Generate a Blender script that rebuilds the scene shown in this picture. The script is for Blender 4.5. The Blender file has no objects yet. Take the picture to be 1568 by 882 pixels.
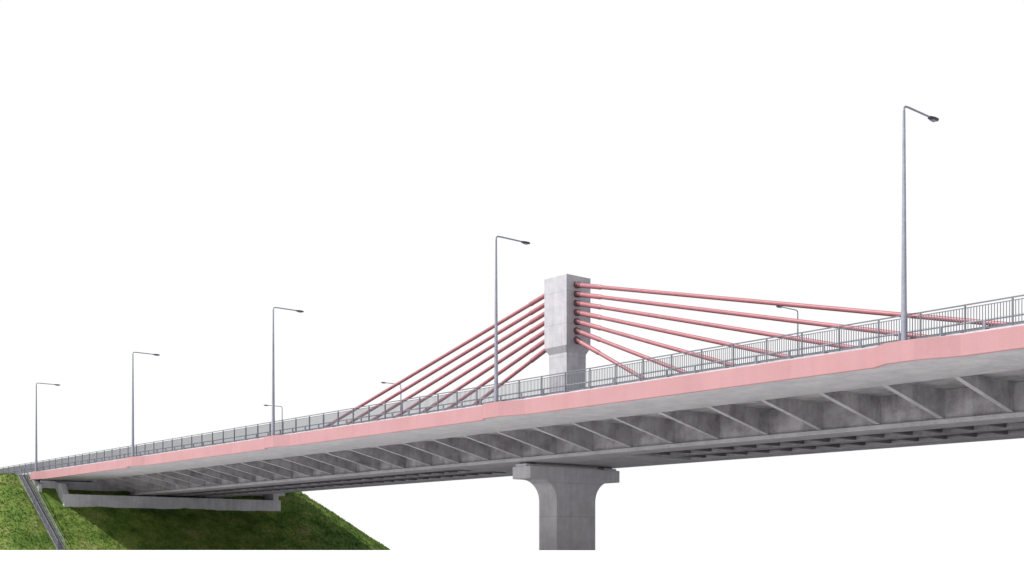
import bpy, math, random
from mathutils import Vector, noise
import bmesh
random.seed(4)
sc = bpy.context.scene
sc.view_settings.view_transform = 'Standard'
sc.view_settings.look = 'None'
sc.view_settings.exposure = 0

# ---------------------------------------------------------------- materials
def new_mat(name):
    m = bpy.data.materials.new(name); m.use_nodes = True
    nt = m.node_tree
    return m, nt, nt.nodes['Principled BSDF']

def N(nt, t, **kw):
    n = nt.nodes.new(t)
    for k, v in kw.items(): setattr(n, k, v)
    return n

def mottled(name, c1, c2, scale=0.6, rough=0.85, metallic=0.0, bump=0.15, streak=0.25, joints=None, fine=0.12, jd=.22, lo=.36, hi=.64):
    m, nt, b = new_mat(name)
    L = nt.links.new
    geo = N(nt, 'ShaderNodeNewGeometry')
    n1 = N(nt, 'ShaderNodeTexNoise'); n1.inputs['Scale'].default_value = scale; n1.inputs['Detail'].default_value = 7; n1.inputs['Roughness'].default_value = 0.62
    L(geo.outputs['Position'], n1.inputs['Vector'])
    r = N(nt, 'ShaderNodeValToRGB'); r.color_ramp.elements[0].position = lo; r.color_ramp.elements[1].position = hi
    r.color_ramp.elements[0].color = (*c2, 1); r.color_ramp.elements[1].color = (*c1, 1)
    L(n1.outputs['Fac'], r.inputs['Fac'])
    mp = N(nt, 'ShaderNodeMapping'); mp.inputs['Scale'].default_value = (2.2, 2.2, 0.16)
    L(geo.outputs['Position'], mp.inputs['Vector'])
    n2 = N(nt, 'ShaderNodeTexNoise'); n2.inputs['Scale'].default_value = 1.0; n2.inputs['Detail'].default_value = 5
    L(mp.outputs['Vector'], n2.inputs['Vector'])
    mr = N(nt, 'ShaderNodeMapRange'); mr.inputs['From Min'].default_value = 0.35; mr.inputs['From Max'].default_value = 0.7
    mr.inputs['To Min'].default_value = 1.0; mr.inputs['To Max'].default_value = 1.0 - streak
    L(n2.outputs['Fac'], mr.inputs['Value'])
    n3 = N(nt, 'ShaderNodeTexNoise'); n3.inputs['Scale'].default_value = 9.0; n3.inputs['Detail'].default_value = 4
    L(geo.outputs['Position'], n3.inputs['Vector'])
    mr3 = N(nt, 'ShaderNodeMapRange'); mr3.inputs['From Min'].default_value = 0.3; mr3.inputs['From Max'].default_value = 0.7
    mr3.inputs['To Min'].default_value = 1 - fine; mr3.inputs['To Max'].default_value = 1 + fine
    L(n3.outputs['Fac'], mr3.inputs['Value'])
    mu = N(nt, 'ShaderNodeMath', operation='MULTIPLY'); L(mr.outputs[0], mu.inputs[0]); L(mr3.outputs[0], mu.inputs[1])
    fac = mu.outputs[0]
    if joints:
        sp = N(nt, 'ShaderNodeSeparateXYZ'); L(geo.outputs['Position'], sp.inputs[0])
        for ax, per in joints:
            d = N(nt, 'ShaderNodeMath', operation='DIVIDE'); d.inputs[1].default_value = per; L(sp.outputs[ax], d.inputs[0])
            f = N(nt, 'ShaderNodeMath', operation='FRACT'); L(d.outputs[0], f.inputs[0])
            g = N(nt, 'ShaderNodeMath', operation='LESS_THAN'); g.inputs[1].default_value = 0.045 / per; L(f.outputs[0], g.inputs[0])
            k = N(nt, 'ShaderNodeMath', operation='MULTIPLY_ADD'); k.inputs[1].default_value = -jd; k.inputs[2].default_value = 1.0; L(g.outputs[0], k.inputs[0])
            q = N(nt, 'ShaderNodeMath', operation='MULTIPLY'); L(fac, q.inputs[0]); L(k.outputs[0], q.inputs[1]); fac = q.outputs[0]
    vm = N(nt, 'ShaderNodeVectorMath', operation='SCALE'); L(r.outputs['Color'], vm.inputs[0]); L(fac, vm.inputs['Scale'])
    L(vm.outputs['Vector'], b.inputs['Base Color'])
    b.inputs['Roughness'].default_value = rough; b.inputs['Metallic'].default_value = metallic
    bp = N(nt, 'ShaderNodeBump'); bp.inputs['Strength'].default_value = bump; bp.inputs['Distance'].default_value = 0.05
    L(n3.outputs['Fac'], bp.inputs['Height']); L(bp.outputs[0], b.inputs['Normal'])
    return m

M_CONC = mottled('concrete_pylon', (.49, .475, .50), (.40, .39, .42), 0.8, streak=.14, fine=.07, joints=[('Z', 2.9)], jd=.25)
M_PIER = mottled('concrete_pier', (.58, .565, .595), (.47, .46, .485), 0.8, streak=.14, fine=.07, joints=[('Z', 3.0)], jd=.3)
M_SOFF = mottled('concrete_soffit', (.47, .455, .465), (.38, .365, .38), 0.7, streak=.1, joints=[('X', 4.4)], jd=.10, fine=.08)
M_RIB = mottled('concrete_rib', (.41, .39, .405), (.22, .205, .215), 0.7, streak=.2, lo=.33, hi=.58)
M_SHADE = mottled('concrete_recess_shade', (.20, .19, .20), (.13, .125, .13), 0.55, streak=.2)  # recess concrete darkened, shade between the girders painted into its colour
M_ABUT = mottled('concrete_abutment', (.58, .57, .60), (.47, .46, .49), 0.5, streak=.18)
M_STEP = mottled('concrete_steps', (.24, .235, .25), (.17, .165, .18), 1.5, streak=.1)
M_PINK = mottled('pink_fascia_paint', (.405, .215, .222), (.375, .192, .198), 0.3, rough=.6, bump=.04, streak=.06, joints=[('X', 3.6)], fine=.03, jd=.05)
M_CABLE = mottled('pink_cable_sheath', (.39, .15, .168), (.34, .125, .142), 1.0, rough=.45, bump=.02, streak=.05, fine=.03)
M_COLL = mottled('red_anchor_paint', (.17, .06, .07), (.13, .045, .05), 1.0, rough=.5, bump=.02, streak=.05)
M_STEEL = mottled('painted_steel', (.165, .17, .195), (.13, .135, .155), 1.2, rough=.5, metallic=.2, bump=.02, streak=.1)
M_GALV = mottled('galvanised_steel', (.31, .32, .36), (.25, .26, .30), 1.5, rough=.5, metallic=.3, bump=.02, streak=.1)
M_POLE = mottled('lamp_pole_paint', (.28, .29, .34), (.23, .24, .29), 1.5, rough=.5, metallic=.2, bump=.01, streak=.1)
M_DARK = mottled('lamp_head_dark', (.07, .07, .085), (.05, .05, .06), 2, rough=.4, bump=.01, streak=.05)
M_ASPH = mottled('asphalt', (.055, .055, .057), (.04, .04, .042), 1.0, rough=.9)
M_WHITE = mottled('white_marking', (.78, .78, .76), (.68, .68, .66), 2.0, rough=.7)
M_GROUND = mottled('pale_ground', (.77, .77, .77), (.76, .76, .76), 0.2, rough=.95, bump=.0, streak=.0, fine=.0)

def grass_mat():
    m, nt, b = new_mat('grass')
    L = nt.links.new
    geo = N(nt, 'ShaderNodeNewGeometry')
    n1 = N(nt, 'ShaderNodeTexNoise'); n1.inputs['Scale'].default_value = .26; n1.inputs['Detail'].default_value = 9; n1.inputs['Roughness'].default_value = .72
    L(geo.outputs['Position'], n1.inputs['Vector'])
    r = N(nt, 'ShaderNodeValToRGB'); cr = r.color_ramp
    cr.elements[0].position = .34; cr.elements[0].color = (.055, .10, .018, 1)
    cr.elements[1].position = .68; cr.elements[1].color = (.27, .25, .11, 1)
    e = cr.elements.new(.45); e.color = (.10, .175, .03, 1)
    e = cr.elements.new(.56); e.color = (.17, .235, .052, 1)
    L(n1.outputs['Fac'], r.inputs['Fac'])
    n2 = N(nt, 'ShaderNodeTexNoise'); n2.inputs['Scale'].default_value = 2.2; n2.inputs['Detail'].default_value = 6; n2.inputs['Roughness'].default_value = .7
    L(geo.outputs['Position'], n2.inputs['Vector'])
    mr = N(nt, 'ShaderNodeMapRange'); mr.inputs['From Min'].default_value = .32; mr.inputs['From Max'].default_value = .68
    mr.inputs['To Min'].default_value = .65; mr.inputs['To Max'].default_value = 1.25
    L(n2.outputs['Fac'], mr.inputs['Value'])
    vm = N(nt, 'ShaderNodeVectorMath', operation='SCALE'); L(r.outputs['Color'], vm.inputs[0]); L(mr.outputs[0], vm.inputs['Scale'])
    L(vm.outputs['Vector'], b.inputs['Base Color']); b.inputs['Roughness'].default_value = .9
    b.inputs['Specular IOR Level'].default_value = .15
    bp = N(nt, 'ShaderNodeBump'); bp.inputs['Strength'].default_value = .4; bp.inputs['Distance'].default_value = .15
    L(n2.outputs['Fac'], bp.inputs['Height']); L(bp.outputs[0], b.inputs['Normal'])
    return m
M_GRASS = grass_mat()

# ---------------------------------------------------------------- mesh builder
class MB:
    def __init__(s): s.v = []; s.f = []; s.mi = []; s.mats = []; s.sm = []
    def mat(s, m):
        if m not in s.mats: s.mats.append(m)
        return s.mats.index(m)
    def add(s, vs, fs, m, smooth=False):
        o = len(s.v); s.v += [tuple(v) for v in vs]; i = s.mat(m)
        for f in fs:
            s.f.append([a + o for a in f]); s.mi.append(i); s.sm.append(smooth)
    def box(s, x0, x1, y0, y1, z0, z1, m):
        s.add([(x0,y0,z0),(x1,y0,z0),(x1,y1,z0),(x0,y1,z0),(x0,y0,z1),(x1,y0,z1),(x1,y1,z1),(x0,y1,z1)],
              [(0,3,2,1),(4,5,6,7),(0,1,5,4),(1,2,6,5),(2,3,7,6),(3,0,4,7)], m)
    def tube(s, p, q, r0, r1, m, n=10, caps=True):
        p = Vector(p); q = Vector(q); d = (q - p).normalized()
        up = Vector((0,0,1)) if abs(d.z) < .9 else Vector((1,0,0))
        a = d.cross(up).normalized(); b = d.cross(a)
        vs = []
        for c, r in ((p, r0), (q, r1)):
            for i in range(n):
                t = 2*math.pi*i/n
                vs.append(c + a*math.cos(t)*r + b*math.sin(t)*r)
        fs = [(i, (i+1) % n, n+(i+1) % n, n+i) for i in range(n)]
        s.add(vs, fs, m, True)
        if caps:
            s.add(vs, [tuple(range(n))[::-1], tuple(range(n, 2*n))], m, False)
    def prism(s, poly, axis, a0, a1, m):
        n = len(poly)
        def P(u, w, a):
            return (a,u,w) if axis == 'x' else ((u,a,w) if axis == 'y' else (u,w,a))
        vs = [P(u, w, a0) for u, w in poly] + [P(u, w, a1) for u, w in poly]
        fs = [tuple(range(n)), tuple(range(n, 2*n))[::-1]] + [(i, n+i, n+(i+1) % n, (i+1) % n) for i in range(n)]
        s.add(vs, fs, m)
    def obj(s, name, parent=None, bevel=0):
        me = bpy.data.meshes.new(name); me.from_pydata(s.v, [], s.f)
        for m in s.mats: me.materials.append(m)
        me.polygons.foreach_set('material_index', s.mi)
        me.polygons.foreach_set('use_smooth', s.sm)
        me.update()
        bm = bmesh.new(); bm.from_mesh(me); bmesh.ops.recalc_face_normals(bm, faces=bm.faces); bm.to_mesh(me); bm.free()
        o = bpy.data.objects.new(name, me); sc.collection.objects.link(o)
        if parent: o.parent = parent
        if bevel:
            md = o.modifiers.new('bevel', 'BEVEL'); md.width = bevel; md.segments = 2; md.limit_method = 'ANGLE'
        return o

# ---------------------------------------------------------------- dimensions
XW, XE = -131.5, 60.0
TW = 38.4
TC = 19.2
ZT, ZB = 10.56, 9.50
PX = -45.7
LAMPX = [32.5, 0, -32.5, -65, -97.5, -130]
bridge = bpy.data.objects.new('cable_stayed_bridge', None); sc.collection.objects.link(bridge)

def edge_path():
    pts = [(XW, 0.0)]
    for lx in sorted(LAMPX):
        if lx - 2.4 > XW: pts += [(lx-1.8, 0.0)]
        pts += [(lx-.8, -.65), (lx+.9, -.65), (lx+3.0, 0.0)]
    pts += [(XE, 0.0)]
    pts = [p for p in pts if p[0] >= XW]
    return pts
EP = edge_path()

for side, nm in ((0, 'fascia_near'), (1, 'fascia_far')):
    b = MB()
    def T(t): return t if side == 0 else TW - t
    vs = []
    for x, o in EP:
        vs += [(x, T(o), ZB), (x, T(o), ZT), (x, T(o+.28), ZT), (x, T(o+.28), ZB)]
    fs = []
    for i in range(len(EP)-1):
        a = 4*i; c = 4*(i+1)
        for k in range(4):
            fs.append((a+k, a+(k+1) % 4, c+(k+1) % 4, c+k))
    fs += [(0,1,2,3), (len(vs)-1, len(vs)-2, len(vs)-3, len(vs)-4)]
    b.add(vs, fs, M_PINK)
    b.obj(nm, bridge, .02)

b = MB()
for side in (0, 1):
    def T(t): return t if side == 0 else TW - t
    vs = []
    for x, o in EP:
        vs += [(x, T(o+.282), 9.55), (x, T(o+.282), 10.5), (x, T(6.7), 10.5), (x, T(6.7), 9.55)]
    fs = []
    for i in range(len(EP)-1):
        a = 4*i; c = 4*(i+1)
        for k in range(4): fs.append((a+k, a+(k+1) % 4, c+(k+1) % 4, c+k))
    fs += [(0,1,2,3), (len(vs)-1, len(vs)-2, len(vs)-3, len(vs)-4)]
    b.add(vs, fs, M_SOFF)
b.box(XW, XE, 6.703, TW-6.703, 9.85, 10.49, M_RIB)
b.obj('deck_slab', bridge)

b = MB()
for T in (lambda t: t, lambda t: TW-t):
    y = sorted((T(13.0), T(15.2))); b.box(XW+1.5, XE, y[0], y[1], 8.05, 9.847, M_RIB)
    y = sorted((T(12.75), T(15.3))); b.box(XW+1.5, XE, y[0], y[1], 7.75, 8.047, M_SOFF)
b.obj('main_girders', bridge, .03)

RS = 4.4
X0R = -.93 - RS*40
b = MB()
x = X0R; xs = []
while x < XE:
    if x > XW+2: xs.append(x)
    x += RS
for x in xs:
    for T in (lambda t: t, lambda t: TW-t):
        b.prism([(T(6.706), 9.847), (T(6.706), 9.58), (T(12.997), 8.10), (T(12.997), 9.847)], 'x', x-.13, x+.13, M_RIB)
        b.prism([(T(6.70), 9.578), (T(6.70), 9.53), (T(12.99), 8.05), (T(12.99), 8.098)], 'x', x-.16, x+.16, M_SOFF)
b.obj('cantilever_ribs', bridge)

b = MB()
x = X0R + RS/4
while x < XE:
    if x > XW+2 and abs(x-PX) > 11.4:
        b.box(x-.14, x+.14, 15.303, 18.597, 7.84, 9.846, M_SHADE)
        b.box(x-.14, x+.14, 19.803, TW-15.303, 7.84, 9.846, M_SHADE)
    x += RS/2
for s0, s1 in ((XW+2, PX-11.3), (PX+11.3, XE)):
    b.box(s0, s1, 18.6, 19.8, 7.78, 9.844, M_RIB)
    b.box(s0, s1, 15.31, 18.59, 9.3, 9.842, M_SHADE)
    b.box(s0, s1, 19.81, TW-15.31, 9.3, 9.842, M_SHADE)
b.box(PX-11.3, PX+11.3, 15.305, TW-15.305, 7.77, 9.845, M_SOFF)
b.obj('cross_beams', bridge)

# ---- pier
b = MB()
hw, cw = 2.4, 5.55
prof = [(TC-hw, -0.4), (TC-hw, 4.4)]
for i in range(1, 10):
    a = i/9*math.pi/2
    prof.append((TC-hw-2.0*(1-math.cos(a)), 4.4+1.9*math.sin(a)))
prof += [(TC-cw, 6.3), (TC-cw, 7.4)]
full = prof + [(2*TC-u, w) for u, w in reversed(prof)]
b.prism(full, 'x', PX-1.2, PX+1.2, M_PIER)
b.obj('pier', bridge, .05)
b = MB()
for y in (14.4, TW-14.4):
    b.box(PX-.7, PX+.7, y-.8, y+.8, 7.403, 7.6, M_PIER)
    b.box(PX-.45, PX+.45, y-.5, y+.5, 7.602, 7.748, M_DARK)
b.obj('bearings', bridge, .01)

# ---- pylon
b = MB()
h1 = 1.5; h0 = 1.2
def ring(h, z): return [(PX-h, TC-h, z), (PX+h, TC-h, z), (PX+h, TC+h, z), (PX-h, TC+h, z)]
lv = [(h0, 10.50), (h0, 17.75), (h1, 18.35), (h1, 24.7)]
vs = []
for h, z in lv: vs += ring(h, z)
fs = [(3,2,1,0)] + [(4*i+k, 4*i+(k+1) % 4, 4*i+4+(k+1) % 4, 4*i+4+k) for i in range(3) for k in range(4)] + [(12,13,14,15)]
b.add(vs, fs, M_CONC)
b.obj('pylon', bridge, .06)

# ---- stay cables
b = MB(); NC = 7; YC = TC-.35
for i in range(NC):
    za = 23.85 - i*(23.85-18.95)/(NC-1)
    for sg, near in ((1, 15.0), (-1, 21.0)):
        dist = 55 - i*(55-near)/(NC-1)
        A = Vector((PX+sg*(h1-.05), YC, za)); B = Vector((PX+sg*(h1+dist), YC, 10.9))
        d = (B-A).normalized()
        b.tube(A, A+d*.40, .30, .30, M_COLL, 14)
        b.tube(A+d*.40, A+d*.75, .25, .24, M_COLL, 14)
        b.tube(A+d*.75, A+d*3.2, .215, .215, M_CABLE, 12)
        b.tube(A+d*3.2, A+d*3.5, .23, .18, M_CABLE, 12)
        b.tube(A+d*3.5, B-d*2.5, .172, .172, M_CABLE, 12)
        b.tube(B-d*2.5, B, .22, .22, M_CABLE, 12)
        b.box(B.x-.6, B.x+.6, TC-.6, TC+.6, 10.495, 11.0, M_CONC)
b.obj('stay_cables', bridge)

# ---- abutment
b = MB()
b.box(-128.9, -126.6, 2.4, 35.1, 5.4, 7.55, M_ABUT)
b.box(-132.2, -130.3, .5, TW-.5, 5.0, 9.46, M_ABUT)
b.box(-130.3, -128.9, 2.6, 34.9, 5.0, 7.3, M_ABUT)
b.box(-130.29, -127.1, 34.1, 35.0, 7.553, 9.0, M_ABUT)
b.prism([(-130.29, 7.553), (-127.2, 7.553), (-128.4, 9.1), (-130.29, 9.3)], 'y', 2.5, 3.3, M_ABUT)
b.prism([(-135.5, 10.2), (-135.5, 8.2), (-129.5, 6.0), (-129.5, 8.9), (-130.8, 9.46), (-131.6, 9.46), (-131.6, 10.2)], 'y', .05, .49, M_ABUT)
for y in (14.4, TW-14.4): b.box(-128.6, -127.4, y-.8, y+.8, 7.553, 7.747, M_DARK)
b.obj('abutment', bridge, .04)

# ---- roadway
b = MB()
b.box(-320, XW-.01, 0.0, TW, 9.9, 10.50, M_ABUT)
for y0, y1 in ((3.2, 16.8), (21.6, TW-3.2)):
    b.box(-320, XE, y0, y1, 10.503, 10.60, M_ASPH)
    for k in range(1, 3):
        yy = y0+(y1-y0)*k/3
        x = -320
        while x < XE-4:
            b.box(x, x+4, yy-.06, yy+.06, 10.602, 10.606, M_WHITE); x += 12
    for yy in (y0+.4, y1-.4): b.box(-320, XE, yy-.08, yy+.08, 10.602, 10.606, M_WHITE)
for y0, y1 in ((.30, 2.9), (TW-2.9, TW-.30)):
    b.box(-320, XE, y0, y1, 10.503, 10.68, M_ABUT)
b.obj('road', None)

# ---------------------------------------------------------------- railings
def railing(name, y, x0, x1, zb=10.66, H=1.42, bal=.15):
    b = MB()
    b.box(x0, x1, y-.035, y+.035, zb+H-.06, zb+H, M_STEEL)
    b.box(x0, x1, y-.02, y+.02, zb+H-.20, zb+H-.16, M_STEEL)
    b.box(x0, x1, y-.02, y+.02, zb+.10, zb+.145, M_STEEL)
    x = x0; k = 0
    while x < x1:
        if k % 16 == 0: b.box(x-.035, x+.035, y-.04, y+.04, zb-.02, zb+H-.062, M_STEEL)
        else: b.box(x-.016, x+.016, y-.016, y+.016, zb+.147, zb+H-.202, M_STEEL)
        x += bal; k += 1
    return b.obj(name)
railing('bridge_railing', .42, -165, 45)
railing('bridge_railing', TW-.42, -165, 30, bal=.3)

def guard(name, y, face, x0, x1):
    b = MB(); zb = 10.60
    x = x0
    while x < x1:
        b.box(x-.06, x+.06, y-.05, y+.05, zb, zb+1.08, M_GALV)
        b.box(x-.04, x+.04, min(y, y+face*.2), max(y, y+face*.2), zb+.6, zb+.7, M_GALV)
        x += 2.4
    yy = y+face*.22
    prof = [(0,.48),(.05,.53),(.05,.58),(0,.63),(0,.67),(.05,.72),(.05,.77),(0,.82)]
    vs = []
    for xx in (x0, x1):
        for o, z in prof: vs.append((xx, yy+face*o, zb+z))
        for o, z in reversed(prof): vs.append((xx, yy+face*(o-.012), zb+z))
    n = len(prof)*2
    b.add(vs, [(i, (i+1) % n, n+(i+1) % n, n+i) for i in range(n)], M_GALV)
    b.tube((x0, y, zb+1.10), (x1, y, zb+1.10), .055, .055, M_GALV, 8)
    return b.obj(name)
guard('guardrail', 3.05, 1, -175, 45)
guard('guardrail', TW-3.05, -1, -175, 45)
guard('guardrail', 17.0, -1, -175, 45)
guard('guardrail', 21.4, 1, -175, 45)

# ---------------------------------------------------------------- street lamps
def lamp_mesh(sgn):
    b = MB()
    b.box(-.22, .22, -.22, .22, 0, .03, M_GALV)
    b.tube((0,0,.03), (0,0,1.6), .155, .15, M_POLE, 16)
    b.tube((0,0,1.6), (0,0,11.75), .14, .065, M_POLE, 16)
    pts = [(0,0,11.75), (0,sgn*.02,11.9), (0,sgn*.12,12.0), (0,sgn*.4,12.02), (0,sgn*2.45,12.02)]
    for p, q in zip(pts, pts[1:]): b.tube(p, q, .055, .05, M_POLE, 10)
    secs = [(2.35,.05,.045), (2.5,.15,.08), (2.75,.20,.10), (3.05,.19,.095), (3.2,.08,.05)]
    vs = []
    for y, w, h in secs:
        for i in range(12):
            a = 2*math.pi*i/12
            vs.append((math.cos(a)*w, sgn*y, 12.0+math.sin(a)*h*(1.0 if math.sin(a) > 0 else .8)))
    fs = [(12*j+i, 12*j+(i+1) % 12, 12*j+12+(i+1) % 12, 12*j+12+i) for j in range(4) for i in range(12)]
    fs += [tuple(range(12)), tuple(range(48, 60))]
    b.add(vs, fs, M_DARK)
    b.box(-.11, .11, min(sgn*2.65, sgn*3.0), max(sgn*2.65, sgn*3.0), 11.90, 11.93, M_GALV)
    return b
for lx in LAMPX:
    o = lamp_mesh(1).obj('street_lamp'); o.location = (lx, -.12, ZT+.005)
for lx in LAMPX[1:]:
    o = lamp_mesh(-1).obj('street_lamp'); o.location = (lx-1.9, TW-.1, ZT+.005)

# ---------------------------------------------------------------- embankment
Y0, Y1, XS = -3.0, 40.6, -133.3
HT = 10.35
def emb_h(x, y):
    dx = max(0, x-XS); dy = max(0, Y0-y, y-Y1)
    d = math.hypot(dx, dy)
    h = HT - d/1.5
    n = noise.noise(Vector((x*.25, y*.25, 0)))*.22 + noise.noise(Vector((x*1.1, y*1.1, 3)))*.10
    k = min(1, d/1.5)
    h += n*k + noise.noise(Vector((x*.07, y*.07, 9)))*.5*min(1, d/5)
    if -1.8 < y < -.3 and x > XS: h = min(h, HT-dx/1.5-.1)
    return h
xs = [-320, -280, -240, -210, -190, -175]; x = -165
while x < -113: xs.append(x); x += .45
ys = []; y = -24
while y < 63: ys.append(y); y += .45
vs = [(x, y, max(-.3, emb_h(x, y))) for x in xs for y in ys]
ny = len(ys)
fs = [(i*ny+j, (i+1)*ny+j, (i+1)*ny+j+1, i*ny+j+1) for i in range(len(xs)-1) for j in range(ny-1)]
b = MB(); b.add(vs, fs, M_GRASS, True)
b.obj('grass_embankment')
b = MB(); vs = []; fs = []
cnt = 0
while cnt < 30000:
    x = random.uniform(-160, -116); y = random.uniform(-20, 58)
    h = emb_h(x, y)
    if h < .02 or h > HT+.3: continue
    if x < XS-.5 and Y0+.5 < y < Y1-.5: continue
    if -1.9 < y < -.1 and x > XS-1: continue
    if x < -126.4 and 0 < y < 38: continue
    cnt += 1
    s = random.uniform(.08, .24)
    for k in range(2):
        a = random.uniform(0, 6.28); dx, dy = math.cos(a)*s*.45, math.sin(a)*s*.45
        o = len(vs)
        vs += [(x-dx, y-dy, h-.03), (x+dx, y+dy, h-.03), (x+random.uniform(-.1,.1), y+random.uniform(-.1,.1), h+s)]
        fs.append((o, o+1, o+2))
b.add(vs, fs, M_GRASS); b.obj('grass')

# ---------------------------------------------------------------- stairs
b = MB()
n = 60; run = HT*1.5/n; rise = HT/n
YA, YB = -1.5, -.6
for i in range(n):
    x0 = XS + i*run; z = HT - i*rise
    b.box(x0, x0+run+.02, YA+.07, YB-.07, z-.42, z-.02, M_STEP)
L_ = HT*1.5
for y in (YA, YB):
    b.prism([(XS, HT-.5), (XS, HT+.10), (XS+L_, .10), (XS+L_, -.5)], 'y', y-.05, y+.05, M_STEP)
b.obj('embankment_stairs')
b = MB()
for y in (YA, YB):
    for dz, r in ((1.1, .045), (.75, .025), (.45, .025)):
        b.tube((XS-1.2, y, HT+dz), (XS, y, HT+dz), r, r, M_STEEL, 8)
        b.tube((XS, y, HT+dz), (XS+L_, y, dz), r, r, M_STEEL, 8)
    for k in range(13):
        x = XS + L_*k/12; z = HT - HT*k/12
        b.tube((x, y, z), (x, y, z+1.1), .04, .04, M_STEEL, 8)
    b.tube((XS-1.2, y, HT-.2), (XS-1.2, y, HT+1.1), .04, .04, M_STEEL, 8)
b.obj('stair_handrail')

# ---------------------------------------------------------------- ground
b = MB(); R = 6000
b.add([(-R,-R,0),(R,-R,0),(R,R,0),(-R,R,0)], [(0,1,2,3)], M_GROUND)
b.obj('ground')

# ---------------------------------------------------------------- world + sun
EL = math.radians(49)
sv = Vector((-.36*math.cos(EL), -.933*math.cos(EL), math.sin(EL))).normalized()
w = bpy.data.worlds.new('World'); sc.world = w; w.use_nodes = True
nt = w.node_tree; nt.nodes.clear(); L = nt.links.new
out = N(nt, 'ShaderNodeOutputWorld')
sky = N(nt, 'ShaderNodeTexSky', sky_type='NISHITA'); sky.sun_disc = False
sky.sun_elevation = EL; sky.sun_rotation = math.atan2(sv.x, sv.y)
bg1 = N(nt, 'ShaderNodeBackground'); bg1.inputs['Strength'].default_value = .10; L(sky.outputs[0], bg1.inputs['Color'])
bg2 = N(nt, 'ShaderNodeBackground'); bg2.inputs['Color'].default_value = (1,1,1,1); bg2.inputs['Strength'].default_value = 1.01
tc = N(nt, 'ShaderNodeTexCoord'); sp = N(nt, 'ShaderNodeSeparateXYZ'); L(tc.outputs['Generated'], sp.inputs[0])
mr = N(nt, 'ShaderNodeMapRange', interpolation_type='SMOOTHSTEP'); mr.inputs['From Min'].default_value = .45; mr.inputs['From Max'].default_value = .60
L(sp.outputs['Z'], mr.inputs['Value'])
mx = N(nt, 'ShaderNodeMixShader'); L(mr.outputs[0], mx.inputs[0]); L(bg2.outputs[0], mx.inputs[1]); L(bg1.outputs[0], mx.inputs[2])
L(mx.outputs[0], out.inputs['Surface'])

sd = bpy.data.lights.new('sun', 'SUN'); sd.energy = 5.0; sd.angle = math.radians(.5); sd.color = (1, .975, .94)
so = bpy.data.objects.new('sun', sd); sc.collection.objects.link(so)
so.rotation_euler = (-sv).to_track_quat('-Z', 'Y').to_euler()

# ---------------------------------------------------------------- camera
cd = bpy.data.cameras.new('camera'); co = bpy.data.objects.new('camera', cd); sc.collection.objects.link(co)
cd.sensor_width = 36; cd.lens = 36*1800/1568; cd.shift_y = 401/1568
cd.clip_start = .02; cd.clip_end = 20000
co.location = (32.6, -53.9, .03)
co.rotation_euler = (math.radians(90), 0, math.atan2(.762, .647))
sc.camera = co
